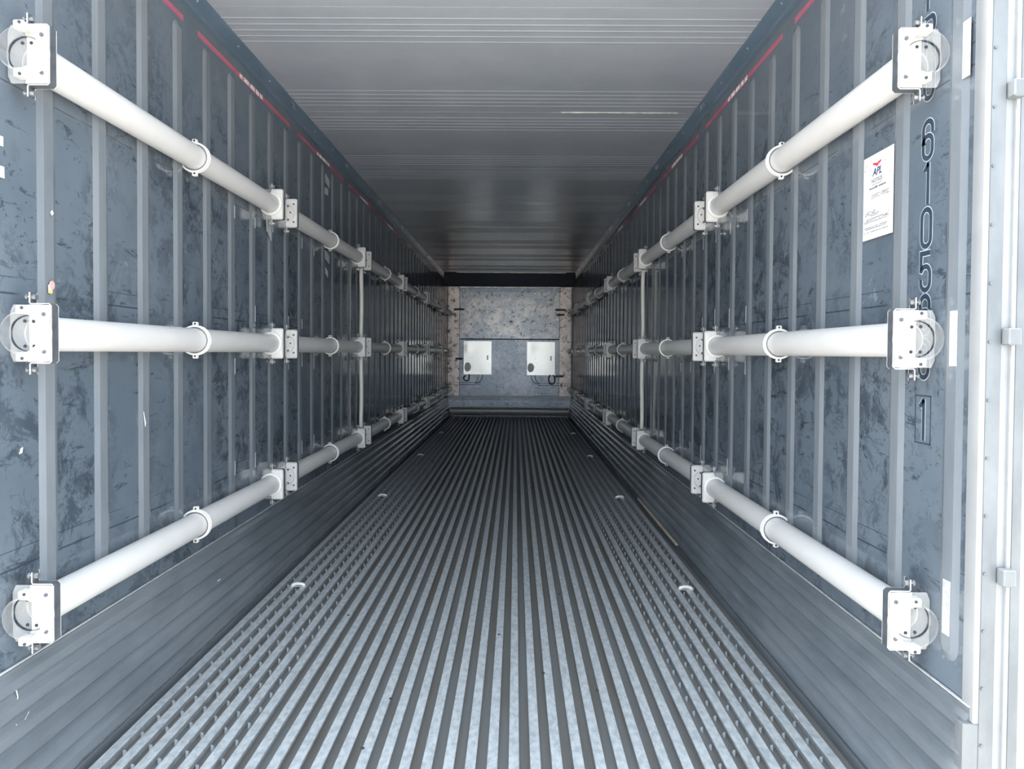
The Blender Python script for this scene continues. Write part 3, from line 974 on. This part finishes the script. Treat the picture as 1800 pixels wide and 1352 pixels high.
# ------------------------------------------------------------------ scraps and stickers on the walls
def scrap(name, label, cat, mat, s, y, z, pts, proud=0.0012, group=None):
    """flat torn piece given by (along, up) outline"""
    o = MB().prism([(q[0], q[1]) for q in pts], 'x', -0.0008, 0.0008).build(name, mat, None, (s * (WX - proud), y, z))
    return tag(o, label, cat, group)
def Yl(px):
    return (WX + CX) * 1245 / (907 - px)
def Zl(px, py):
    return CH + (624 - py + 0.0066 * (px - 907)) * Yl(px) / 1245
def quad(w_, h_, sk=0.0):
    return [(-w_, -h_ + sk), (w_, -h_ - sk), (w_, h_ - sk), (-w_, h_ + sk)]
for lab, px, py, w_, h_, sk in (('torn grey label on left wall, highest of four in a column', 575, 322, 0.050, 0.028, 0.012),
                                ('torn grey label on left wall, second of four in a column', 573, 340, 0.045, 0.022, -0.004),
                                ('square torn grey label on left wall below the upper pipe', 575, 455, 0.050, 0.028, 0.012),
                                ('lowest torn grey label on left wall below the upper pipe', 574, 482, 0.030, 0.020, 0.012)):
    scrap('torn_label', lab, 'label', 'scrap', -1, Yl(px), Zl(px, py), quad(w_, h_, sk), group='torn labels on the left wall')
o = MB().prism([(-0.035, -0.08), (0.035, -0.13), (0.035, 0.06), (-0.035, 0.06)], 'x', -0.001, 0.001).build('hanging_strip', 'scrap', None, (-(WX - 0.014), Yl(468), Zl(468, 380)))
tag(o, 'speckled grey strip hanging below the far end of the first upper pipe', 'strip')
# red and white round sticker on the left wall
st = thing('safety_sticker', 'small red and cream sticker above the near middle bracket, left wall', 'sticker', (-(WX - 0.0125), Yl(80), Zl(80, 518)))
pts = [(0.012 * math.cos(2 * PI * i / 16) * 0.9 + 0.004, 0.022 + 0.012 * math.sin(2 * PI * i / 16)) for i in range(16)]
MB().bbox(-0.0008, 0.0006, -0.010, 0.006, 0.0, 0.022, 0.0003).build('backing', 'paper', st)
MB().prism(pts, 'x', 0.0, 0.0014).build('red_disc', 'pink', st)
MB().prism([(0.007 * math.cos(2 * PI * i / 12) - 0.003, 0.004 + 0.006 * math.sin(2 * PI * i / 12)) for i in range(12)], 'x', 0.0, 0.0014).build('yellow_disc', 'yellow', st)
scrap('paint_fleck', 'white diamond fleck on a left wall rib above the red sticker', 'mark', 'paper', -1, Yl(83), Zl(83, 377), [(-0.006, 0), (0, -0.007), (0.006, 0), (0, 0.007)], 0.0125)
scrap('paint_fleck', 'white fleck on left wall rib between middle and lower pipes', 'mark', 'paper', -1, Yl(246), Zl(246, 742), [(-0.006, 0.03), (0.004, -0.022), (0.008, -0.01), (0.001, 0.01)], 0.0125)
scrap('paint_fleck', 'white fleck on the left wall above the near lower bracket', 'mark', 'paper', -1, Yl(32), Zl(32, 796), [(-0.006, -0.008), (0.004, -0.006), (0.007, 0.008), (0.0, 0.006)])
o = MB().prism([(-0.016, -0.003), (0.014, -0.006), (0.016, 0.003), (-0.014, 0.006)], 'x', -0.001, 0.001).build('paper_scrap', 'paper', None, (-1.1215, 2.93, 0.205))
o.rotation_euler = (0, 0.12, 0)
tag(o, 'small white paper scrap stuck on the left kick liner', 'scrap')
# glints on the rib edges put in as pale slivers, parts of the wall
for s in (-1, 1):
    for i in range(6):
        ry = (1.868 if s < 0 else 1.898) - 0.0 + 0.2485 * (5 + i)
        for zc, hh in ((1.34 + 0.0, 0.05), (1.10, 0.05), (1.79, 0.04), (0.62, 0.05)):
            if R.random() < 0.75:
                h_ = hh * R.uniform(0.5, 1.0)
                z_ = zc + R.uniform(-0.02, 0.02)
                MB().box(-s * 0.0105, -s * 0.0118, -0.003, 0.003, -h_, h_).build('painted_glint', 'pale', walls[s], (s * WX, ry + 0.05, z_))

scrap('paint_fleck', 'upper of two white marks on the left wall below the near upper bracket', 'mark', 'paper', -1, Yl(3), Zl(3, 252), [(-0.006, -0.012), (0.004, -0.012), (0.004, 0.012), (-0.006, 0.012)])
scrap('paint_fleck', 'lower of two white marks on the left wall below the near upper bracket', 'mark', 'paper', -1, Yl(4), Zl(4, 306), [(-0.008, -0.014), (0.006, -0.014), (0.004, 0.014), (-0.008, 0.014)])
bl = bpy.data.objects['baseboard_left']
MB().path([(-1.1385, 1.757, 0.272), (-1.1375, 1.760, 0.288), (-1.1385, 1.757, 0.304), (-1.1395, 1.754, 0.312)], 0.0012, 6).build('scratch_mark', 'paper', bl)
MB().path([(-1.1305, 1.79, 0.235), (-1.1285, 1.77, 0.222), (-1.1285, 1.745, 0.216), (-1.1295, 1.742, 0.228)], 0.0008, 6).build('scratch_mark', 'paper', bl)
